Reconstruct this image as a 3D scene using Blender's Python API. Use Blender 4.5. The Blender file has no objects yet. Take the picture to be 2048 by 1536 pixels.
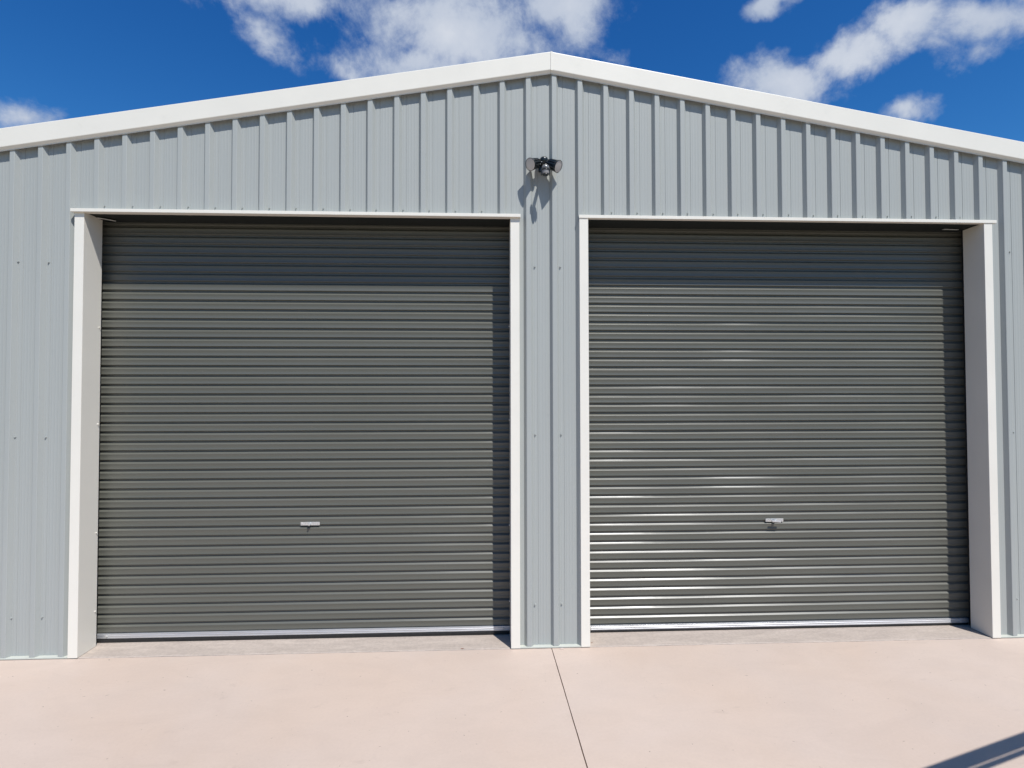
import bpy, bmesh, math, random
from mathutils import Vector, Matrix
random.seed(7)
SC = bpy.context.scene
COL = SC.collection

# ------------------------------------------------------------------ camera
cam = bpy.data.cameras.new('camera')
camo = bpy.data.objects.new('camera', cam)
COL.objects.link(camo)
CAM = Vector((-0.4656, -4.0667, 1.7909))
YAW, PIT, ROL = -0.04501, 0.02308, 0.00184
camo.matrix_world = (Matrix.Translation(CAM) @ Matrix.Rotation(YAW, 4, 'Z')
                     @ Matrix.Rotation(math.pi / 2 + PIT, 4, 'X') @ Matrix.Rotation(-ROL, 4, 'Z'))
cam.sensor_width = 36.0
cam.lens = 1124.38 / 2048 * 36.0
cam.clip_start = 0.05
cam.clip_end = 3000
SC.camera = camo

# ------------------------------------------------------------------ sun and sky
SUNV = Vector((0.5236, -1.0, 1.7405)).normalized()
sun = bpy.data.lights.new('sun', 'SUN')
sun.energy = 5.0
sun.angle = math.radians(0.53)
sun.color = (1.0, 0.975, 0.935)
suno = bpy.data.objects.new('sun', sun)
suno.rotation_euler = SUNV.to_track_quat('Z', 'Y').to_euler()
suno.location = (6, -8, 14)
COL.objects.link(suno)

W = bpy.data.worlds.new('World')
SC.world = W
W.use_nodes = True
nt = W.node_tree
nt.nodes.clear()
N, LK = nt.nodes.new, nt.links.new


def mth(op, a, b=None, c=None, clamp=False):
    n = N('ShaderNodeMath'); n.operation = op; n.use_clamp = clamp
    for i, v in enumerate((a, b, c)):
        if v is None:
            continue
        if isinstance(v, (int, float)):
            n.inputs[i].default_value = v
        else:
            LK(v, n.inputs[i])
    return n.outputs[0]


sky = N('ShaderNodeTexSky')
sky.sky_type = 'NISHITA'
sky.sun_disc = False
sky.sun_elevation = math.radians(57.04)
sky.sun_rotation = math.radians(152.4)
sky.altitude = 1000
sky.air_density = 1.0
sky.dust_density = 0.2
sky.ozone_density = 5.0
# deepen the clear blue: channel by channel gamma on the sky's own colour
sep = N('ShaderNodeSeparateColor'); LK(sky.outputs[0], sep.inputs[0])
comb = N('ShaderNodeCombineColor')
STR = 0.1
for i, (g, k) in enumerate(((2.1, 3.5), (1.38, 1.60), (1.0, 1.27))):
    LK(mth('MULTIPLY', mth('POWER', mth('MULTIPLY', sep.outputs[i], STR), g), k / STR), comb.inputs[i])
bg_sky = N('ShaderNodeBackground'); LK(comb.outputs[0], bg_sky.inputs[0]); bg_sky.inputs[1].default_value = STR

# clouds: laid out by direction, edges broken up by noise
tc = N('ShaderNodeTexCoord')
sx = N('ShaderNodeSeparateXYZ'); LK(tc.outputs['Generated'], sx.inputs[0])
X, Y, Z = sx.outputs
ym = mth('MAXIMUM', Y, 0.03)
U = mth('DIVIDE', X, ym)
V = mth('DIVIDE', Z, ym)


def noise(vec, scale, detail, rough, dist=0.0):
    n = N('ShaderNodeTexNoise'); LK(vec, n.inputs['Vector'])
    n.inputs['Scale'].default_value = scale; n.inputs['Detail'].default_value = detail
    n.inputs['Roughness'].default_value = rough; n.inputs['Distortion'].default_value = dist
    return n


n_warp = noise(tc.outputs['Generated'], 5.5, 5, 0.6)
ws = N('ShaderNodeSeparateColor'); LK(n_warp.outputs['Color'], ws.inputs[0])
UW = mth('ADD', U, mth('MULTIPLY', mth('SUBTRACT', ws.outputs[0], 0.5), 0.16))
VW = mth('ADD', V, mth('MULTIPLY', mth('SUBTRACT', ws.outputs[1], 0.5), 0.16))


def px(x, y):      # picture position of a cloud -> slope coordinates of its direction
    a = (x - 1024) / 1124.4
    b = (768 - y) / 1124.4
    fy = math.cos(PIT) - b * math.sin(PIT); fz = math.sin(PIT) + b * math.cos(PIT)
    xx = a * math.cos(YAW) - fy * math.sin(YAW); yy = a * math.sin(YAW) + fy * math.cos(YAW)
    return xx / yy, fz / yy


def blob(x, y, rx, ry, rot, amp=1.0):
    u, v = px(x, y)
    c, s = math.cos(math.radians(rot)), math.sin(math.radians(rot))
    du = mth('SUBTRACT', UW, u); dv = mth('SUBTRACT', VW, v)
    p = mth('DIVIDE', mth('ADD', mth('MULTIPLY', du, c), mth('MULTIPLY', dv, s)), rx / 1124.4)
    q = mth('DIVIDE', mth('SUBTRACT', mth('MULTIPLY', dv, c), mth('MULTIPLY', du, s)), ry / 1124.4)
    r = mth('SQRT', mth('ADD', mth('MULTIPLY', p, p), mth('MULTIPLY', q, q)))
    return mth('MULTIPLY', mth('SUBTRACT', 1.0, r), amp)


BLOBS = [
    (930, 60, 300, 150, 0, 1.15), (1120, 10, 190, 90, 15, 1.0), (820, 130, 200, 90, 0, 0.9), (1010, -110, 400, 120, 0, 1.0),
    (570, 0, 220, 66, -8, 0.95), (690, 150, 90, 36, -30, 0.75), (520, 60, 100, 40, -35, 0.50), (1060, 90, 150, 90, 0, 0.9), (780, 60, 110, 80, 0, 0.6), (1230, 95, 50, 25, 0, 0.3),
    (1570, 165, 125, 70, 5, 1.25), (1690, 120, 170, 70, 30, 1.0), (1810, 40, 180, 75, 30, 1.1), (1970, 30, 190, 75, 12, 1.15),
    (1860, 75, 110, 50, -40, 0.55), (1555, 18, 100, 42, 25, 1.0), (1815, 222, 105, 42, 0, 0.95), (55, 236, 110, 46, 0, 0.85),
    (2100, -60, 330, 90, 10, 1.0), (1960, 95, 120, 40, 20, 0.5)]
shape = None
for b in BLOBS:
    o = blob(*b)
    shape = o if shape is None else mth('SMOOTH_MAX', shape, o, 0.25)
shape = mth('MAXIMUM', shape, -0.9)
# the same kind of broken cumulus over the rest of the sky
zc = mth('ADD', mth('MAXIMUM', Z, 0.0), 0.12)
pl = N('ShaderNodeCombineXYZ'); LK(mth('DIVIDE', X, zc), pl.inputs[0]); LK(mth('DIVIDE', Y, zc), pl.inputs[1])
n_far = noise(pl.outputs[0], 0.9, 4, 0.5)
other = mth('MULTIPLY', mth('SUBTRACT', n_far.outputs[0], 0.60), 6.0)
infront = mth('MULTIPLY', mth('MULTIPLY', mth('SUBTRACT', 1.45, mth('ABSOLUTE', U)), 3.0, clamp=True),
              mth('MULTIPLY', mth('SUBTRACT', 1.0, V), 4.0, clamp=True))
infront = mth('MULTIPLY', infront, mth('MULTIPLY', mth('SUBTRACT', Y, 0.05), 8.0, clamp=True))
mixs = N('ShaderNodeMix'); LK(infront, mixs.inputs[0]); LK(other, mixs.inputs[2]); LK(shape, mixs.inputs[3])
n_fine = noise(tc.outputs['Generated'], 9, 9, 0.62, 0.35)
n_det = noise(tc.outputs['Generated'], 34, 9, 0.68, 0.2)
fld = mth('ADD', mixs.outputs[0], mth('MULTIPLY', mth('SUBTRACT', n_fine.outputs[0], 0.52), 1.7))
fld = mth('ADD', fld, mth('MULTIPLY', mth('SUBTRACT', n_det.outputs[0], 0.5), 0.65))
mr = N('ShaderNodeMapRange'); mr.interpolation_type = 'SMOOTHSTEP'
LK(fld, mr.inputs['Value']); mr.inputs['From Min'].default_value = 0.02; mr.inputs['From Max'].default_value = 0.80
mr.inputs['To Max'].default_value = 0.96
above = mth('MULTIPLY', Z, 12.0, clamp=True)
alpha = mth('MULTIPLY', mr.outputs[0], above)
ramp = N('ShaderNodeValToRGB')
n_tone = noise(tc.outputs['Generated'], 7, 6, 0.55)
tone = mth('ADD', mth('MULTIPLY', fld, 0.42), mth('MULTIPLY', mth('SUBTRACT', n_tone.outputs[0], 0.5), 1.1))
LK(tone, ramp.inputs[0])
ramp.color_ramp.elements[0].position = 0.0; ramp.color_ramp.elements[0].color = (0.42, 0.49, 0.62, 1)
ramp.color_ramp.elements[1].position = 0.75; ramp.color_ramp.elements[1].color = (0.68, 0.715, 0.78, 1)
bg_cl = N('ShaderNodeBackground'); LK(ramp.outputs[0], bg_cl.inputs[0]); bg_cl.inputs[1].default_value = 1.0
mx = N('ShaderNodeMixShader'); LK(alpha, mx.inputs[0]); LK(bg_sky.outputs[0], mx.inputs[1]); LK(bg_cl.outputs[0], mx.inputs[2])
wo = N('ShaderNodeOutputWorld'); LK(mx.outputs[0], wo.inputs[0])

SC.view_settings.view_transform = 'Standard'
SC.view_settings.look = 'None'
SC.view_settings.exposure = 0.06
SC.view_settings.gamma = 1.0
SC.view_settings.use_curve_mapping = False

# ------------------------------------------------------------------ dimensions fitted to the photograph
P = 0.19            # rib pitch of the wall sheeting
P0 = 0.0128         # left crest edge of the rib under the apex
RIB = 0.030
ZT = 3.1115         # top of the door head trims
E = (-3.2724, -0.2940, 0.2720, 3.2632)   # inner edges of the four jambs
JW = 0.065
D1, D2 = 0.1477, 0.2051
SL = 0.16667        # roof slope
ZF, ZTOP, ZL = 4.1700, 4.3045, 4.1530    # gable trim: lower front edge, top, lip
HALF = 5.0
DEEP = 9.0
T = 0.06985         # pitch of the door slats

# ------------------------------------------------------------------ helpers


def link(name, me, mat, parent=None, smooth=False):
    o = bpy.data.objects.new(name, me)
    COL.objects.link(o)
    if mat is not None and not me.materials:
        me.materials.append(mat)
    if smooth:
        for p in me.polygons:
            p.use_smooth = True
    if parent is not None:
        o.parent = parent
    return o


def mesh(name, verts, faces):
    me = bpy.data.meshes.new(name)
    me.from_pydata([tuple(v) for v in verts], [], faces)
    me.update()
    return me


def empty(name, label, cat, loc=(0, 0, 0)):
    o = bpy.data.objects.new(name, None)
    o.empty_display_size = 0.2
    COL.objects.link(o)
    o.location = loc
    o['label'] = label
    o['category'] = cat
    return o


def box_me(name, x0, x1, y0, y1, z0, z1, bev=0.0):
    bm = bmesh.new()
    bmesh.ops.create_cube(bm, size=1)
    for v in bm.verts:
        v.co = Vector(((x0 + x1) / 2 + v.co.x * (x1 - x0), (y0 + y1) / 2 + v.co.y * (y1 - y0), (z0 + z1) / 2 + v.co.z * (z1 - z0)))
    if bev:
        bmesh.ops.bevel(bm, geom=bm.edges[:], offset=bev, segments=2, profile=0.5, affect='EDGES')
    me = bpy.data.meshes.new(name)
    bm.to_mesh(me); bm.free()
    return me


def sweep_x(name, prof, x0, x1, zfun=None, closed=True, nx=1):
    """profile of (y, z) points drawn out along x; zfun(x) lifts it."""
    zfun = zfun or (lambda x: 0.0)
    vs, fs = [], []
    n = len(prof)
    for k in range(nx + 1):
        x = x0 + (x1 - x0) * k / nx
        vs += [(x, y, z + zfun(x)) for y, z in prof]
    m = n if closed else n - 1
    for k in range(nx):
        for i in range(m):
            j = (i + 1) % n
            fs.append((k * n + i, k * n + j, (k + 1) * n + j, (k + 1) * n + i))
    if closed:
        fs.append(tuple(range(n))[::-1]); fs.append(tuple(nx * n + i for i in range(n)))
    me = mesh(name, vs, fs)
    bm = bmesh.new(); bm.from_mesh(me)
    bmesh.ops.recalc_face_normals(bm, faces=bm.faces[:])
    bm.to_mesh(me); bm.free()
    return me


def sweep_z(name, prof, z0, z1):
    n = len(prof)
    vs = [(x, y, z0) for x, y in prof] + [(x, y, z1) for x, y in prof]
    fs = [(i, (i + 1) % n, n + (i + 1) % n, n + i) for i in range(n)]
    fs += [tuple(range(n))[::-1], tuple(range(n, 2 * n))]
    me = mesh(name, vs, fs)
    bm = bmesh.new(); bm.from_mesh(me)
    bmesh.ops.recalc_face_normals(bm, faces=bm.faces[:])
    bm.to_mesh(me); bm.free()
    return me


def structure(o):
    o['kind'] = 'structure'
    return o

# ------------------------------------------------------------------ materials


def newmat(name):
    m = bpy.data.materials.new(name)
    m.use_nodes = True
    t = m.node_tree
    b = t.nodes['Principled BSDF']
    return m, t, b


def mnoise(t, scale, detail=4, rough=0.55, dist=0.0, mapscale=(1, 1, 1)):
    c = t.nodes.new('ShaderNodeTexCoord')
    g = t.nodes.new('ShaderNodeNewGeometry')
    mp = t.nodes.new('ShaderNodeMapping'); mp.inputs['Scale'].default_value = mapscale
    t.links.new(g.outputs['Position'], mp.inputs['Vector'])
    t.nodes.remove(c)
    n = t.nodes.new('ShaderNodeTexNoise')
    t.links.new(mp.outputs[0], n.inputs['Vector'])
    n.inputs['Scale'].default_value = scale; n.inputs['Detail'].default_value = detail
    n.inputs['Roughness'].default_value = rough; n.inputs['Distortion'].default_value = dist
    return n.outputs['Fac']


def mramp(t, fac, stops):
    r = t.nodes.new('ShaderNodeValToRGB')
    t.links.new(fac, r.inputs[0])
    while len(r.color_ramp.elements) < len(stops):
        r.color_ramp.elements.new(0.5)
    for e, (p, c) in zip(r.color_ramp.elements, stops):
        e.position = p
        e.color = (c[0], c[1], c[2], 1) if isinstance(c, tuple) else (c, c, c, 1)
    return r.outputs[0]


def mmul(t, a, b, fac=1.0):
    m = t.nodes.new('ShaderNodeMix'); m.data_type = 'RGBA'; m.blend_type = 'MULTIPLY'
    m.inputs[0].default_value = fac
    for i, v in ((6, a), (7, b)):
        if isinstance(v, tuple):
            m.inputs[i].default_value = (*v, 1)
        else:
            t.links.new(v, m.inputs[i])
    return m.outputs[2]


def mbump(t, b, h, strength, dist):
    n = t.nodes.new('ShaderNodeBump'); n.inputs['Strength'].default_value = strength
    n.inputs['Distance'].default_value = dist
    t.links.new(h, n.inputs['Height']); t.links.new(n.outputs[0], b.inputs['Normal'])


def painted(name, col, rough, var=0.05, oil=0.25, spec=0.5, mapscale=(1, 1, 1), nscale=2.2, grime=0.0):
    m, t, b = newmat(name)
    v = mramp(t, mnoise(t, nscale, 5, 0.6, 0, mapscale), [(0.3, 1.0 - var), (0.72, 1.0)])
    c = mmul(t, col, v)
    if grime:
        s = mramp(t, mnoise(t, 11, 6, 0.7, 0.3), [(0.60, 1.0), (0.78, 1.0 - grime)])
        c = mmul(t, c, s)
    t.links.new(c, b.inputs['Base Color'])
    r = t.nodes.new('ShaderNodeMapRange')
    t.links.new(mnoise(t, 6, 4, 0.6), r.inputs['Value'])
    r.inputs['To Min'].default_value = rough - 0.05; r.inputs['To Max'].default_value = rough + 0.07
    t.links.new(r.outputs[0], b.inputs['Roughness'])
    b.inputs['Specular IOR Level'].default_value = spec
    if oil:
        mbump(t, b, mnoise(t, 3.0, 2, 0.4, 0, mapscale), oil, 0.01)
    return m


M_WALL = painted('wall_sheet_grey', (0.360, 0.377, 0.362), 0.45, 0.035, 0.05, 0.35, (3, 3, 0.35), 2.4, 0.05)
M_WHITE = painted('trim_off_white', (0.75, 0.718, 0.64), 0.42, 0.04, 0.06, 0.45, (1, 1, 1), 3.0, 0.05)
M_DOOR = painted('door_sheet_dark_grey', (0.102, 0.102, 0.085), 0.34, 0.06, 0.0, 0.58, (0.25, 1, 2), 3.0, 0.0)
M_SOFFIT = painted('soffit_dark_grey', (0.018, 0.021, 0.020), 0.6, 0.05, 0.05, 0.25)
M_TRACK = painted('track_black', (0.02, 0.02, 0.022), 0.5, 0.05, 0.0, 0.4)
M_BASE = painted('base_trim_pale_green', (0.50, 0.515, 0.46), 0.45, 0.06, 0.0, 0.4, (1, 1, 1), 8, 0.12)
M_ROOF = painted('roof_sheet_white', (0.74, 0.74, 0.70), 0.4, 0.04, 0.0, 0.4)

M_SEAL, t_, b_ = newmat('rubber_seal_black')
t_.links.new(mramp(t_, mnoise(t_, 40, 4), [(0.3, 0.012), (0.7, 0.022)]), b_.inputs['Base Color'])
b_.inputs['Roughness'].default_value = 0.7

M_ALU, t_, b_ = newmat('rail_bare_aluminium')
t_.links.new(mramp(t_, mnoise(t_, 25, 5, 0.6, 0, (0.15, 1, 4)), [(0.3, (0.50, 0.51, 0.53)), (0.7, (0.64, 0.65, 0.67))]), b_.inputs['Base Color'])
b_.inputs['Metallic'].default_value = 0.65
t_.links.new(mramp(t_, mnoise(t_, 60, 4, 0.6, 0, (0.1, 1, 6)), [(0.3, 0.30), (0.7, 0.42)]), b_.inputs['Roughness'])

M_ZINC, t_, b_ = newmat('zinc_plated_steel')
t_.links.new(mramp(t_, mnoise(t_, 90, 4), [(0.3, (0.55, 0.55, 0.54)), (0.7, (0.72, 0.72, 0.70))]), b_.inputs['Base Color'])
b_.inputs['Metallic'].default_value = 0.6
b_.inputs['Roughness'].default_value = 0.32

M_BLACK = painted('lamp_black', (0.010, 0.013, 0.014), 0.28, 0.1, 0.0, 0.55, (1, 1, 1), 20)
M_LENS = painted('lamp_frosted_lens', (0.56, 0.52, 0.49), 0.22, 0.06, 0.0, 0.5, (1, 1, 1), 18)
M_WINDOW = painted('sensor_window_grey', (0.25, 0.24, 0.235), 0.3, 0.05, 0.0, 0.5)
M_DOME, t_, b_ = newmat('sensor_smoked_plastic')
t_.links.new(mramp(t_, mnoise(t_, 60, 3), [(0.3, (0.11, 0.11, 0.11)), (0.7, (0.15, 0.15, 0.148))]), b_.inputs['Base Color'])
b_.inputs['Roughness'].default_value = 0.15

# driveway: smooth trowelled concrete with a faint pink cast, swirls, specks
M_DRIVE, t_, b_ = newmat('driveway_pink_beige_concrete')
big = mramp(t_, mnoise(t_, 0.55, 5, 0.55, 0.8), [(0.30, (0.520, 0.418, 0.353)), (0.70, (0.552, 0.448, 0.381))])
mid = mramp(t_, mnoise(t_, 2.3, 6, 0.62, 1.2, (1, 1.8, 1)), [(0.28, 0.95), (0.62, 1.0)])
swirl = mramp(t_, mnoise(t_, 1.2, 8, 0.72, 3.0, (1.0, 2.6, 1)), [(0.28, 0.89), (0.40, 1.0)])
fine = mramp(t_, mnoise(t_, 55, 5, 0.7), [(0.28, 0.955), (0.6, 1.0)])
speck = mramp(t_, mnoise(t_, 38, 3, 0.55, 0.4), [(0.262, 0.50), (0.285, 1.0)])
warm = mramp(t_, mnoise(t_, 1.1, 4, 0.5, 0.5), [(0.35, (1.0, 0.985, 0.955)), (0.65, (0.99, 1.0, 1.0))])
c = mmul(t_, mmul(t_, mmul(t_, mmul(t_, mmul(t_, big, mid), swirl), fine), speck), warm)
t_.links.new(c, b_.inputs['Base Color'])
t_.links.new(mramp(t_, mnoise(t_, 3, 5, 0.6), [(0.3, 0.55), (0.7, 0.75)]), b_.inputs['Roughness'])
b_.inputs['Specular IOR Level'].default_value = 0.35
mbump(t_, b_, mnoise(t_, 70, 6, 0.7), 0.10, 0.004)

M_SLAB, t_, b_ = newmat('floor_slab_grey_concrete')
c = mmul(t_, mramp(t_, mnoise(t_, 4, 6, 0.6, 1.5, (0.5, 2, 1)), [(0.3, (0.385, 0.325, 0.28)), (0.7, (0.50, 0.425, 0.365))]),
         mramp(t_, mnoise(t_, 45, 6, 0.75), [(0.3, 0.80), (0.6, 1.0)]))
c = mmul(t_, c, mramp(t_, mnoise(t_, 70, 3, 0.5), [(0.25, 0.5), (0.29, 1.0)]))
t_.links.new(c, b_.inputs['Base Color'])
b_.inputs['Roughness'].default_value = 0.7
mbump(t_, b_, mnoise(t_, 60, 6, 0.7), 0.25, 0.004)

M_JOINT = painted('joint_filler_dark', (0.05, 0.038, 0.028), 0.9, 0.2, 0.0, 0.2, (1, 1, 1), 30)
M_GRASS, t_, b_ = newmat('dry_grass')
t_.links.new(mramp(t_, mnoise(t_, 0.6, 8, 0.7, 0.5), [(0.3, (0.085, 0.095, 0.035)), (0.7, (0.17, 0.16, 0.075))]), b_.inputs['Base Color'])
b_.inputs['Roughness'].default_value = 0.9
M_RAIL = painted('gate_steel_grey', (0.12, 0.12, 0.12), 0.5, 0.1, 0.0, 0.4)
M_LEAF = painted('dry_leaf_brown', (0.22, 0.085, 0.04), 0.7, 0.3, 0.0, 0.3, (1, 1, 1), 200)

# ------------------------------------------------------------------ ground
terr = structure(link('terrain', mesh('terrain', [(-900, -900, -.16), (900, -900, -.16), (900, 900, -.16), (-900, 900, -.16)], [(0, 1, 2, 3)]), M_GRASS))

# added unseen ring of high ground, blocks low sky light and dims door reflections
M_ADDED_HILL, t_, b_ = newmat('added_hill_green')
t_.links.new(mramp(t_, mnoise(t_, 0.05, 8, 0.75, 0.5), [(0.3, (0.035, 0.05, 0.025)), (0.7, (0.085, 0.10, 0.045))]), b_.inputs['Base Color'])
b_.inputs['Roughness'].default_value = 0.95
vs, fs = [], []
from mathutils import noise as mn
NA = 240
for k in range(NA):
    a = 2 * math.pi * k / NA
    crest = 34 + 22 * mn.noise(Vector((math.cos(a) * 2.2, math.sin(a) * 2.2, 3.1))) + 5 * mn.noise(Vector((math.cos(a) * 14, math.sin(a) * 14, 1.7)))
    for rr, f in ((190, -0.01), (215, 0.35), (245, 0.75), (275, 1.0), (320, 0.9), (420, -0.02)):
        vs.append((rr * math.cos(a), rr * math.sin(a), -0.16 + crest * f + (1.5 * mn.noise(Vector((rr * math.cos(a) * 0.07, rr * math.sin(a) * 0.07, 0))) if 0 < f else 0)))
for k in range(NA):
    for j in range(5):
        a, b = 6 * k + j, 6 * ((k + 1) % NA) + j
        fs.append((a, a + 1, b + 1, b))
structure(link('added_hills', mesh('added_hills', vs, fs), M_ADDED_HILL, None, True))


def joint_x(y):
    return -0.0047 - (y + 0.0222) * 0.0178


YS = -0.034
drive = structure(link('driveway', box_me('driveway', -6.0, 6.0, -8.0, YS, -0.15, -0.035), M_JOINT))
for sx_, (ya, yb) in ((-1, (YS, -4.2)), (1, (YS, -4.2)), (-1, (-4.205, -8.0)), (1, (-4.205, -8.0))):
    g = 0.0024
    # slab outline with a very slightly worn edge along the joint
    ny = 60
    inner = [(joint_x(ya + (yb - ya) * k / ny) + sx_ * (g + random.uniform(0, 0.0011)), ya + (yb - ya) * k / ny) for k in range(ny + 1)]
    out = [(sx_ * 6.0, yb), (sx_ * 6.0, ya)]
    if ya == YS:
        out += [(sx_ * (6.0 - (6.0 - 0.02) * k / 120), YS + random.uniform(-0.0016, 0.0016)) for k in range(1, 120)]
    pts = inner + out
    n_ = len(pts)
    vs = [(x, y, 0.0) for x, y in pts] + [(x, y, -0.034) for x, y in pts]
    fs = [tuple(range(n_))] + [(i, (i + 1) % n_, n_ + (i + 1) % n_, n_ + i) for i in range(n_)]
    me = mesh('concrete_slab', vs, fs)
    bm = bmesh.new(); bm.from_mesh(me); bmesh.ops.recalc_face_normals(bm, faces=bm.faces[:])
    if bm.faces[:][0].normal.z < 0:
        bmesh.ops.reverse_faces(bm, faces=bm.faces[:])
    bm.to_mesh(me); bm.free()
    link('concrete_slab', me, M_DRIVE, drive)

# ------------------------------------------------------------------ the shed
shed = empty('metal_shed', 'grey ribbed metal shed with white gable trim and two dark roller doors', 'shed', (0, 0, 0))

# floor slab with a ragged front edge
xs = [-HALF + 2 * HALF * k / 400 for k in range(401)]
front = [(x, -0.0300 + random.uniform(-0.002, 0.0015) + 0.0012 * math.sin(x * 9)) for x in xs]
vs, fs = [], []
for x, y in front:
    vs += [(x, y - 0.001, -0.10), (x, y, 0.001), (x, y + 0.007, 0.004), (x, DEEP, 0.004)]
for k in range(400):
    a, b = 4 * k, 4 * k + 4
    for j in range(3):
        fs.append((a + j, b + j, b + j + 1, a + j + 1))
link('floor_slab', mesh('floor_slab', vs, fs), M_SLAB, shed)

# ribbed wall sheeting: one panel per rib, cut round the door openings
PROF = [(-0.0195, 0.0), (-0.0042, -0.0245), (-0.0026, -0.0280), (0.0010, -RIB), (0.0290, -RIB), (0.0322, -0.0280), (0.0337, -0.0245), (0.0490, 0.0),
        (0.0575, 0.0), (0.0595, -0.0006), (0.0635, -0.0006), (0.0655, 0.0),
        (0.0790, 0.0), (0.0800, 0.0022), (0.0822, 0.0022), (0.0832, 0.0),
        (0.0965, 0.0), (0.0985, -0.0006), (0.1025, -0.0006), (0.1045, 0.0),
        (0.1185, 0.0), (0.1205, -0.0006), (0.1245, -0.0006), (0.1265, 0.0),
        (0.1405, 0.0), (0.1425, -0.0006), (0.1465, -0.0006), (0.1485, 0.0), (0.1705, 0.0)]


def clip(prof, a, b):
    out = []
    for (x0, y0), (x1, y1) in zip(prof, prof[1:]):
        if x1 <= a or x0 >= b:
            continue
        f = lambda x: y0 + (y1 - y0) * (x - x0) / (x1 - x0)
        p, q = (max(x0, a), f(max(x0, a))), (min(x1, b), f(min(x1, b)))
        if not out:
            out.append(p)
        out.append(q)
    return out


def roof_z(x):
    return 4.190 - SL * abs(x)


OPEN = [(E[0] - 0.030, E[1] + 0.030), (E[2] - 0.030, E[3] + 0.030)]
ZB, ZO = 0.0128, ZT - 0.012
for i in range(-26, 27):
    x0 = P0 + P * i
    prof = [(x0 + a, b) for a, b in PROF]
    xa, xb = max(prof[0][0], -HALF), min(prof[-1][0], HALF)
    if xb <= xa:
        continue
    cuts = sorted({xa, xb, *[c for o in OPEN for c in o if xa < c < xb]} | ({0.0} if xa < 0 < xb else set()))
    vs, fs = [], []
    for a, b in zip(cuts, cuts[1:]):
        mid_ = (a + b) / 2
        zb = ZO if any(o[0] < mid_ < o[1] for o in OPEN) else ZB
        pc = clip(prof, a, b)
        for x, y in pc:
            vs += [(x, y, zb), (x, y, roof_z(x))]
        base = len(vs) - 2 * len(pc)
        for k in range(len(pc) - 1):
            q = base + 2 * k
            fs.append((q, q + 2, q + 3, q + 1))
    link('wall_panel', mesh('wall_panel', vs, fs), M_WALL, shed)

# base trim under the sheets
for a, b in ((-HALF, E[0] - 0.022), (E[1] + 0.014, E[2] - 0.006), (E[3] + 0.022, HALF)):
    link('base_trim', sweep_x('base_trim', [(0.007, 0.006), (0.007, 0.060), (0.005, 0.060), (0.005, 0.0125), (-0.034, 0.0120), (-0.0362, 0.0110), (-0.0362, 0.0040), (-0.033, 0.0030)], a, b), M_BASE, shed)

# gable trims
G = [(0.12, ZTOP - 0.002), (0.12, ZTOP), (-0.045, ZTOP), (-0.0490, ZTOP - 0.002), (-0.0500, ZTOP - 0.006),
     (-0.0500, ZF + 0.004), (-0.0490, ZF), (-0.0465, ZF - 0.002), (-0.0335, ZL), (-0.0335, ZL - 0.003), (-0.0365, ZL - 0.0050), (-0.0358, ZL - 0.0062), (-0.0300, ZL - 0.004),
     (-0.0300, ZL + 0.020), (-0.0430, ZTOP - 0.012), (0.10, ZTOP - 0.012)]
for s in (-1, 1):
    link('gable_trim', sweep_x('gable_trim', G, s * 0.0008, s * (HALF + 0.05), lambda x: -SL * abs(x) + (0.0 if s < 0 else 0.0), True, 1), M_WHITE, shed)
    link('trim_seam', sweep_x('trim_seam', [(-0.0512, ZF - 0.002), (-0.0512, ZTOP + 0.0005), (-0.051, ZTOP + 0.0012), (-0.0502, ZTOP + 0.0012), (-0.0502, ZF - 0.002)], 0.0009, 0.016, lambda x: -SL * abs(x)), M_WHITE, shed) if s > 0 else None
    # roof sheeting behind the trim, corrugated
    vs, fs = [], []
    ny = 96
    for k in range(ny + 1):
        y = 0.125 + (DEEP - 0.1) * k / ny
        dz = 0.022 if k % 4 in (1, 2) else 0.0
        vs += [(0.0, y, ZTOP - 0.04 + dz), (s * (HALF + 0.08), y, ZTOP - 0.04 - SL * (HALF + 0.08) + dz)]
    for k in range(ny):
        fs.append((2 * k, 2 * k + 1, 2 * k + 3, 2 * k + 2))
    link('roof_sheet', mesh('roof_sheet', vs, fs), M_ROOF, shed)
    # side wall
    vs, fs = [], []
    nn = int(DEEP / P)
    zt_ = roof_z(HALF) - 0.02
    for k in range(nn):
        for a, b in PROF[:8]:
            vs += [(s * (HALF - b), 0.02 + P * k - PROF[0][0] + a, 0.02), (s * (HALF - b), 0.02 + P * k - PROF[0][0] + a, zt_)]
    for k in range(len(vs) // 2 - 1):
        fs.append((2 * k, 2 * k + 2, 2 * k + 3, 2 * k + 1))
    link('side_wall', mesh('side_wall', vs, fs), M_WALL, shed)
    link('corner_trim', sweep_z('corner_trim', [(s * (HALF - 0.06), -0.031), (s * (HALF + 0.031), -0.031), (s * (HALF + 0.031), 0.06), (s * (HALF + 0.029), 0.06), (s * (HALF + 0.029), -0.029), (s * (HALF - 0.06), -0.029)][::s], 0.0, roof_z(HALF) - 0.03), M_WHITE, shed)
vs = [(-HALF, DEEP, 0.02), (HALF, DEEP, 0.02), (HALF, DEEP, roof_z(HALF)), (0, DEEP, roof_z(0)), (-HALF, DEEP, roof_z(HALF))]
link('rear_wall', mesh('rear_wall', vs, [(0, 1, 2, 3, 4)]), M_WALL, shed)

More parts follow.
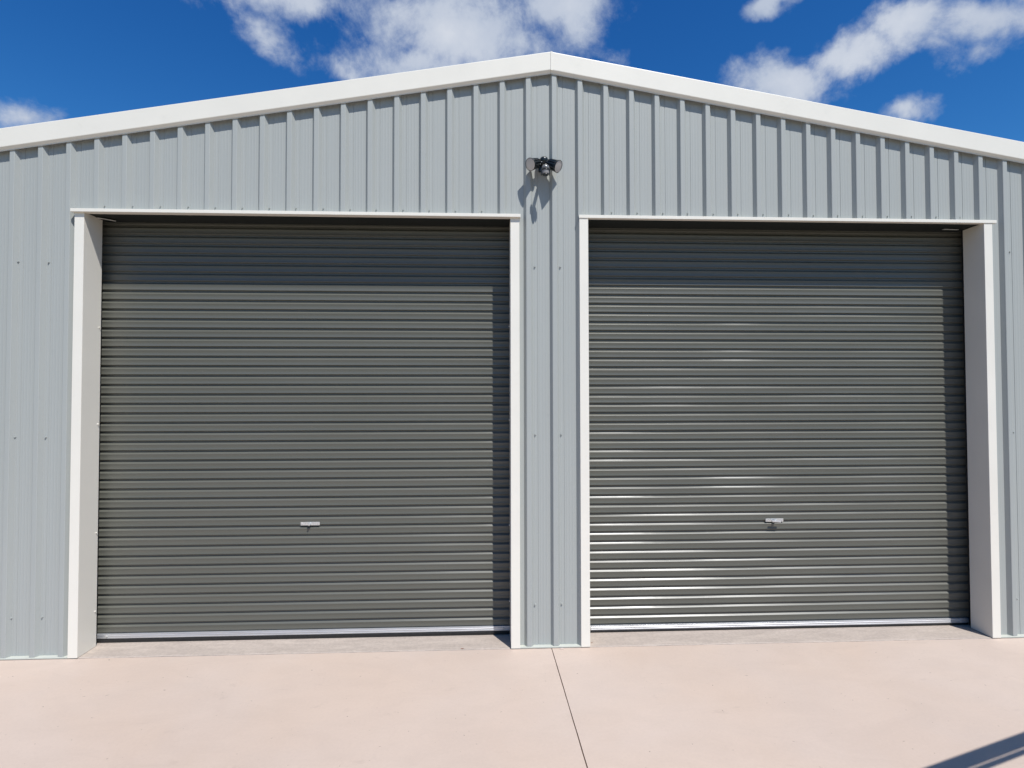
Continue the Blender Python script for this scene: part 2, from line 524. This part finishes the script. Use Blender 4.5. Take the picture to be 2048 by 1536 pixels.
# screws
bm = bmesh.new()
bmesh.ops.create_cone(bm, cap_ends=True, segments=12, radius1=0.0078, radius2=0.0072, depth=0.0016, matrix=Matrix.Translation((0, -0.0008, 0)) @ Matrix.Rotation(math.pi / 2, 4, 'X'))
bmesh.ops.create_cone(bm, cap_ends=True, segments=6, radius1=0.0052, radius2=0.0050, depth=0.0082, matrix=Matrix.Translation((0, -0.0055, 0)) @ Matrix.Rotation(math.pi / 2, 4, 'X'))
SCREW = bpy.data.meshes.new('screw'); bm.to_mesh(SCREW); bm.free()


def screw(x, y, z, rz=0.0, mat=M_WALL, me=SCREW):
    o = link('screw', me, mat, shed)
    o.location = (x, y, z)
    o.rotation_euler = (0, random.uniform(0, 1), rz)
    return o


for i in (-25, -24, -23, -22, -21, -20, -19, -1, 0, 18, 19, 20, 21, 22, 23, 24, 25):
    for z in (2.742, 1.518, 0.275):
        zz = z + (0.145 if (i > 10 and z > 2) else 0) + (0.025 if abs(i) < 2 and z < 1 else 0)
        screw(P0 + P * i + 0.0605 + random.uniform(-0.004, 0.004) - (0.012 if i == -20 else 0), -0.0008, zz + random.uniform(-0.003, 0.003))
for i in list(range(-17, -2)) + list(range(2, 17)):
    screw(P0 + P * i + 0.0605 + random.uniform(-0.003, 0.003), -0.0008, ZT + 0.034 + random.uniform(-0.002, 0.002)).scale = (0.8, 0.8, 0.8)
SCREW_W = SCREW.copy(); SCREW_W.name = 'screw_white'; SCREW_W.transform(Matrix.Scale(0.75, 4))
SCREW_W.materials.clear()
for z in (2.30, 1.60, 0.82, 0.26):
    screw(E[0], D1 - 0.018, z, math.pi / 2, M_WHITE, SCREW_W)
    screw(E[1], D1 - 0.018, z + 0.02, -math.pi / 2, M_WHITE, SCREW_W)
    screw(E[2], D1 - 0.018, z, math.pi / 2, M_WHITE, SCREW_W)

# door frames
for d in (0, 1):
    eL, eR = E[2 * d], E[2 * d + 1]
    for e, s in ((eL, 1), (eR, -1)):       # s: direction into the opening
        zt = ZT - 0.0225
        # folded flashing: outer return, front face, reveal
        pr = [(e - s * JW, 0.0), (e - s * (JW + 0.0003), -0.038), (e - s * (JW - 0.0012), -0.0400), (e - s * 0.0012, -0.0400), (e, -0.038), (e, D1), (e - s * 0.012, D1), (e - s * 0.012, D1 - 0.0015),
              (e - s * 0.003, D1 - 0.0015), (e - s * 0.003, -0.030), (e - s * (JW - 0.003), -0.030), (e - s * (JW - 0.003), 0.0)]
        link('door_jamb', sweep_z('door_jamb', pr, 0.0065, zt), M_WHITE, shed)
        # guide track for the curtain
        tr = [(e - s * 0.085, D2 - 0.014), (e - s * 0.031, D2 - 0.014), (e - s * 0.030, D2 - 0.011), (e - s * 0.031, D2 - 0.008), (e - s * 0.082, D2 - 0.008), (e - s * 0.082, D2 + 0.02), (e - s * 0.085, D2 + 0.02)]
        link('door_track', sweep_z('door_track', tr, 0.006, ZT + 0.02), M_TRACK, shed)
    fy = -0.0600 if d == 0 else -0.0455
    zt = ZT - (0.004 if d == 0 else 0.0)
    xa = eL - JW - (0.015 if d == 0 else 0.003)
    xb = eR + JW + (0.008 if d == 0 else 0.030)
    H = [(0.004, zt - 0.004), (0.004, zt + 0.0005), (fy + 0.002, zt), (fy, zt - 0.0015), (fy, zt - 0.0215), (fy + 0.0015, zt - 0.023), (-0.006, zt - 0.0222), (-0.006, zt - 0.020), (fy + 0.003, zt - 0.020), (fy + 0.003, zt - 0.003)]
    link('door_head', sweep_x('door_head', H, xa, xb), M_WHITE, shed)
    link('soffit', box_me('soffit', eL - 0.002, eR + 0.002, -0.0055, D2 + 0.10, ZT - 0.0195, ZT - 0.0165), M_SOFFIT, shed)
    # folded bracket tabs in the outer soffit corner
    bx = -3.215 if d == 0 else 3.125
    me = box_me('bracket', -0.055, 0.055, -0.012, 0.012, -0.002, 0.002, 0.0008)
    o = link('bracket', me, M_ZINC, shed); o.location = (bx, 0.105, ZT - 0.030); o.rotation_euler = (0.1, 0.05, 0.55 if d == 0 else -0.10)

    # ---- roller door
    xs0, xs1 = eL - 0.075, eR + 0.075
    door = link('roller_door', box_me('roller_door', xs0, xs1, D2 + 0.0107, D2 + 0.0122, 0.05, ZT + 0.10), M_DOOR, shed)
    door['label'] = 'left dark grey roller door' if d == 0 else 'right dark grey roller door with glinting slat edges'
    pr = []

    def arc(cy, cz, rad, a0, a1, n=6):
        for q in range(n + 1):
            a = math.radians(a0 + (a1 - a0) * q / n)
            pr.append((cy + rad * math.cos(a), cz + rad * math.sin(a)))
    # angles measured in the (y, z) plane; 180 faces outwards
    arc(0.0072, 0.01476, 0.0030, 0, -46)             # concave bend out of the valley
    arc(-0.0003, -0.0015, 0.0035, 134, 180)         # upper shoulder of the crest
    for k in range(1, 8):
        f = k / 8
        pr.append((-0.0038 + 0.0024 * (1 - (2 * f - 1) ** 2), -0.0020 - 0.0370 * f))
    arc(-0.0018, -0.0392, 0.0020, 180, 242, 4)      # lower shoulder
    arc(0.0088, -0.0470, 0.0015, 62, 0, 3)
    pr = [(0.0104, 0.0152)] + pr + [(0.0104, -0.0480)]
    slats = []
    for q in range(7):          # seven slightly different rollings of the same profile
        sm = sweep_x('slat', pr, xs0, xs1, None, False, 40)
        bm = bmesh.new(); bm.from_mesh(sm)
        if sum(f.normal.y * f.calc_area() for f in bm.faces) > 0:
            bmesh.ops.reverse_faces(bm, faces=bm.faces[:])
        for v in bm.verts:
            a = mn.noise(Vector((v.co.x * 1.7, q * 7.3 + d * 50, 0.0)))
            b = mn.noise(Vector((v.co.x * 5.0, q * 3.1 + d * 50, 9.0)))
            if v.co.y < 0.0095:
                v.co.y += 0.0003 * a + (0.002 * a + 0.001 * b) * v.co.z
            v.co.z += 0.0003 * mn.noise(Vector((v.co.x * 0.8, q * 5.1 + d * 50, 4.0)))
        bm.to_mesh(sm); bm.free()
        slats.append(sm)
    z0 = 0.1190 if d == 0 else 0.1083 + 0.004
    z1 = 2.6318 if d == 0 else 2.6248
    step = (z1 - z0) / 36
    for k in range(0, 44):
        z = z0 + step * k
        if z > ZT + 0.06:
            break
        s_ = link('slat', random.choice(slats), M_DOOR, door, True)
        s_.location = (0, D2 + random.uniform(-0.0004, 0.0004), z)
        s_.rotation_euler = (random.gauss(0, 0.012), 0, 0)
    rz = 0.0375 if d == 0 else 0.0255
    R = [(0.012, rz), (-0.010, rz), (-0.012, rz + 0.002), (-0.012, rz + 0.009), (-0.0102, rz + 0.0105), (-0.0102, rz + 0.0135), (-0.012, rz + 0.015), (-0.012, rz + 0.022),
         (-0.0105, rz + 0.0235), (-0.0105, rz + 0.026), (-0.012, rz + 0.0275), (-0.0115, rz + 0.0325), (-0.009, rz + 0.034), (0.010, rz + 0.0345)]
    R = [(D2 + a, b) for a, b in R]
    link('bottom_rail', sweep_x('bottom_rail', R, eL - 0.029, eR + 0.024), M_ALU, door)
    link('rubber_seal', sweep_x('rubber_seal', [(D2 + 0.004, rz + 0.002), (D2 - 0.006, rz + 0.002), (D2 - 0.0085, rz - 0.010), (D2 - 0.004, 0.008), (D2 + 0.004, 0.008), (D2 + 0.008, rz - 0.01)], eL - 0.028, eR + 0.024), M_SEAL, door)
    # rail bolts
    for bxx in (eL + 0.045, eR - 0.050):
        me = SCREW.copy(); me.name = 'rail_bolt'; me.materials.clear()
        o = link('rail_bolt', me, M_ZINC, door); o.location = (bxx, D2 - 0.012, rz + 0.0185)
    # lock plate, barrel, and T lever
    hx, hz, rot = (-1.777, 0.8525, 0.0) if d == 0 else (1.751, 0.838, 0.0)
    bm = bmesh.new()
    bmesh.ops.create_cube(bm, size=1, matrix=Matrix.Diagonal((0.140, 0.004, 0.025, 1)))
    bmesh.ops.bevel(bm, geom=bm.edges[:], offset=0.0012, segments=2, affect='EDGES')
    bmesh.ops.create_cone(bm, cap_ends=True, segments=14, radius1=0.0045, radius2=0.004, depth=0.004, matrix=Matrix.Translation((-0.058, -0.003, 0)) @ Matrix.Rotation(math.pi / 2, 4, 'X'))
    bmesh.ops.create_cone(bm, cap_ends=True, segments=14, radius1=0.0045, radius2=0.004, depth=0.004, matrix=Matrix.Translation((0.058, -0.003, 0)) @ Matrix.Rotation(math.pi / 2, 4, 'X'))
    me = bpy.data.meshes.new('lock_plate'); bm.to_mesh(me); bm.free()
    o = link('lock_plate', me, M_ZINC, door); o.location = (hx, D2 - 0.0065, hz)
    bm = bmesh.new()
    R90 = Matrix.Rotation(math.pi / 2, 4, 'X')
    bmesh.ops.create_cone(bm, cap_ends=True, segments=20, radius1=0.0125, radius2=0.0105, depth=0.016, matrix=Matrix.Translation((0, -0.008, 0)) @ R90)
    bmesh.ops.create_cone(bm, cap_ends=True, segments=16, radius1=0.0065, radius2=0.006, depth=0.012, matrix=Matrix.Translation((0, -0.020, 0)) @ R90)
    me = bpy.data.meshes.new('lock_barrel'); bm.to_mesh(me); bm.free()
    o = link('lock_barrel', me, M_ZINC, door, False); o.location = (hx - 0.003, D2 - 0.0085, hz - 0.002)
    if d == 1:
        me = box_me('lock_lever', -0.036, 0.036, -0.006, 0.006, -0.007, 0.007, 0.003)
        o = link('lock_lever', me, M_ZINC, door); o.location = (hx, D2 - 0.036, hz - 0.004); o.rotation_euler = (0, 0.06, 0)

# ------------------------------------------------------------------ security light
lt = empty('security_light', 'black twin-head security light with motion sensor on the wall above the two doors', 'security light', (-0.045, -0.001, 3.47))
L0 = Vector((-0.045, -0.001, 3.47))


def frame(n, up=Vector((0, 0, 1))):
    n = n.normalized(); x = up.cross(n).normalized(); y = n.cross(x)
    return Matrix((x, y, n)).transposed().to_4x4()


def lathe(name, prof, seg=32, ribs=0, rib_h=0.0):
    """prof of (radius, height) along +z"""
    vs, fs = [], []
    for i, (r, h) in enumerate(prof):
        for k in range(seg):
            a = 2 * math.pi * k / seg
            rr = r
            if ribs and 0 < i < len(prof) - 1 and prof[i][1] < -0.012:
                rr = r * (1 - rib_h) if (k // 2) % 2 else r
            vs.append((rr * math.cos(a), rr * math.sin(a), h))
    n = len(prof)
    for i in range(n - 1):
        for k in range(seg):
            j = (k + 1) % seg
            fs.append((i * seg + k, i * seg + j, (i + 1) * seg + j, (i + 1) * seg + k))
    fs.append(tuple(range(seg))[::-1]); fs.append(tuple((n - 1) * seg + k for k in range(seg)))
    me = mesh(name, vs, fs)
    bm = bmesh.new(); bm.from_mesh(me); bmesh.ops.recalc_face_normals(bm, faces=bm.faces[:]); bm.to_mesh(me); bm.free()
    return me


def tube(name, a, b, r, seg=14):
    d = b - a
    me = lathe(name, [(r, 0.0), (r, d.length)], seg)
    me.transform(Matrix.Translation(a - L0) @ frame(d, Vector((0.1, 0.3, 0.9))))
    return me


HEADME = lathe('lamp_head', [(0.024, -0.088), (0.032, -0.083), (0.0355, -0.078), (0.0405, -0.024), (0.0430, -0.008), (0.0445, -0.002), (0.0445, 0.0025), (0.0425, 0.0035), (0.0415, 0.0005), (0.030, 0.0)], 48, 1, 0.16)
LENSME = lathe('lens', [(0.0415, -0.001), (0.0415, 0.0012), (0.040, 0.0018), (0.020, 0.0030), (0.004, 0.0032)], 40)
heads = ((Vector((-0.1535, -0.118, 3.444)), Vector((-0.70, -0.62, -0.38))),
         (Vector((0.0446, -0.118, 3.432)), Vector((0.72, -0.52, -0.46))))
for cpos, nrm in heads:
    Mx = Matrix.Translation(cpos - L0) @ frame(nrm)
    h = link('lamp_head', HEADME, M_BLACK, lt); h.matrix_local = Mx
    l = link('lens', LENSME, M_LENS, h, True)
    back = cpos - nrm.normalized() * 0.080
    hub = Vector((-0.048, -0.070, 3.482))
    k = link('knuckle', lathe('knuckle', [(0.004, -0.017), (0.012, -0.014), (0.017, -0.005), (0.017, 0.005), (0.012, 0.014), (0.004, 0.017)], 20), M_BLACK, lt, True)
    k.location = back + (hub - back) * 0.25 - L0
    link('arm', tube('arm', back + nrm.normalized() * 0.01, hub, 0.0105), M_BLACK, lt, True)
# wall base and centre housing
me = box_me('mount_plate', -0.046, 0.040, -0.022, 0.0, -0.050, 0.048, 0.006)
o = link('mount_plate', me, M_BLACK, lt); o.location = (0, -0.0275, 0.0)
me = lathe('housing', [(0.020, -0.038), (0.0285, -0.034), (0.0295, 0.008), (0.0265, 0.018), (0.017, 0.026), (0.004, 0.028)], 28)
o = link('housing', me, M_BLACK, lt, True); o.matrix_local = Matrix.Translation((-0.006, -0.055, 0.028)) @ Matrix.Rotation(0.18, 4, 'X')
# sensor: arm down and forward, dome, faceted window
link('sensor_arm', tube('sensor_arm', Vector((-0.046, -0.065, 3.460)), Vector((-0.048, -0.140, 3.428)), 0.012), M_BLACK, lt, True)
so = link('motion_sensor', lathe('motion_sensor', [(0.010, 0.036), (0.020, 0.033), (0.0265, 0.024), (0.0285, 0.012), (0.0285, 0.004)], 32), M_DOME, lt, True)
so.location = Vector((-0.0505, -0.158, 3.388)) - L0
link('sensor_band', lathe('sensor_band', [(0.0295, -0.004), (0.0295, 0.004), (0.020, 0.0045)], 32), M_BLACK, so, True)
link('sensor_window', lathe('sensor_window', [(0.0215, -0.030), (0.0250, -0.026), (0.0265, -0.0042)], 16), M_WINDOW, so)
link('sensor_cap', lathe('sensor_cap', [(0.010, -0.039), (0.021, -0.036), (0.0235, -0.0302)], 28), M_BLACK, so, True)
for s in (-1, 1):
    me = box_me('sensor_cheek', s * 0.0285 - 0.0025, s * 0.0285 + 0.0025, -0.008, 0.012, -0.036, 0.010, 0.001)
    link('sensor_cheek', me, M_BLACK, so)

# ------------------------------------------------------------------ open steel rail gate to the right, outside the picture (its shadow falls on the driveway)
dr = Vector((0.9475, 0.3198, 0)).normalized()
hgt = 1.50
g0 = Vector((1.652, -1.400, 0)) + Vector((0.3009, -0.5745, 0)) * hgt - dr * 0.55
gate = empty('rail_gate', 'open grey steel rail gate standing on the driveway', 'gate', g0)
nrm = Vector((-dr.y, dr.x, 0))
rotz = math.atan2(dr.y, dr.x)


def rail(name, l0, l1, off, th, z0, z1):
    o = link(name, box_me(name, l0, l1, -th + off, off, z0, z1, 0.003), M_RAIL, gate)
    o.rotation_euler = (0, 0, rotz)
    return o


rail('top_rail', 0, 3.4, 0.0, 0.040, hgt - 0.070, hgt)
rail('rail', 0, 3.4, -0.010, 0.020, hgt - 0.142, hgt - 0.120)
for z in (1.0, 0.62, 0.22):
    rail('rail', 0, 3.4, -0.010, 0.020, z, z + 0.022)
for l in (0.0, 3.36):
    rail('post', l, l + 0.04, -0.001, 0.038, 0.0, hgt - 0.0705)

# ------------------------------------------------------------------ small litter by the doors


def leaf(name, label, cat, loc, size, rz, bend, mat=M_LEAF):
    pts = [(-1, 0), (-0.5, 0.32), (0.1, 0.38), (0.6, 0.22), (1.0, 0.0), (0.6, -0.2), (0.1, -0.34), (-0.5, -0.28)]
    vs = [(0, 0, 0.10)] + [(x, y, bend * (x * x) * 0.4 + 0.08 * abs(y)) for x, y in pts]
    vs = [(a * size, b * size, c * size) for a, b, c in vs]
    vs += [(a, b, c - 0.0006) for a, b, c in vs]
    n_ = len(pts)
    fs = [(0, 1 + i, 1 + (i + 1) % n_) for i in range(n_)] + [(n_ + 1, n_ + 2 + (i + 1) % n_, n_ + 2 + i) for i in range(n_)]
    fs += [(1 + i, 1 + (i + 1) % n_, n_ + 2 + (i + 1) % n_, n_ + 2 + i)[::-1] for i in range(n_)]
    o = link(name, mesh(name, vs, fs), mat)
    o.location = loc; o.rotation_euler = (0, 0, rz)
    o['label'] = label; o['category'] = cat
    return o


leaf('dry_leaf', 'tiny brown dry leaf on the sill beside the left jamb of the right door', 'leaf', (0.2960, 0.030, 0.0050), 0.009, 0.4, 0.6)
leaf('dry_leaf', 'thin reddish dry leaf lying on the sill edge of the left door', 'leaf', (-0.640, -0.020, 0.0050), 0.013, 0.2, 0.3)
M_LUMP = painted('mortar_lump_pink', (0.52, 0.42, 0.36), 0.8, 0.1, 0.0, 0.3, (1, 1, 1), 60)
bm = bmesh.new()
bmesh.ops.create_icosphere(bm, subdivisions=2, radius=1)
for v in bm.verts:
    v.co = Vector((v.co.x * 0.020, v.co.y * 0.010, max(v.co.z, -0.15) * 0.007)) * random.uniform(0.85, 1.1)
me = bpy.data.meshes.new('mortar_lump'); bm.to_mesh(me); bm.free()
o = link('mortar_lump', me, M_LUMP); o.location = (0.068, -0.050, 0.0012)
o['label'] = 'small pale mortar lump at the foot of the wall between the two doors'; o['category'] = 'mortar lump'
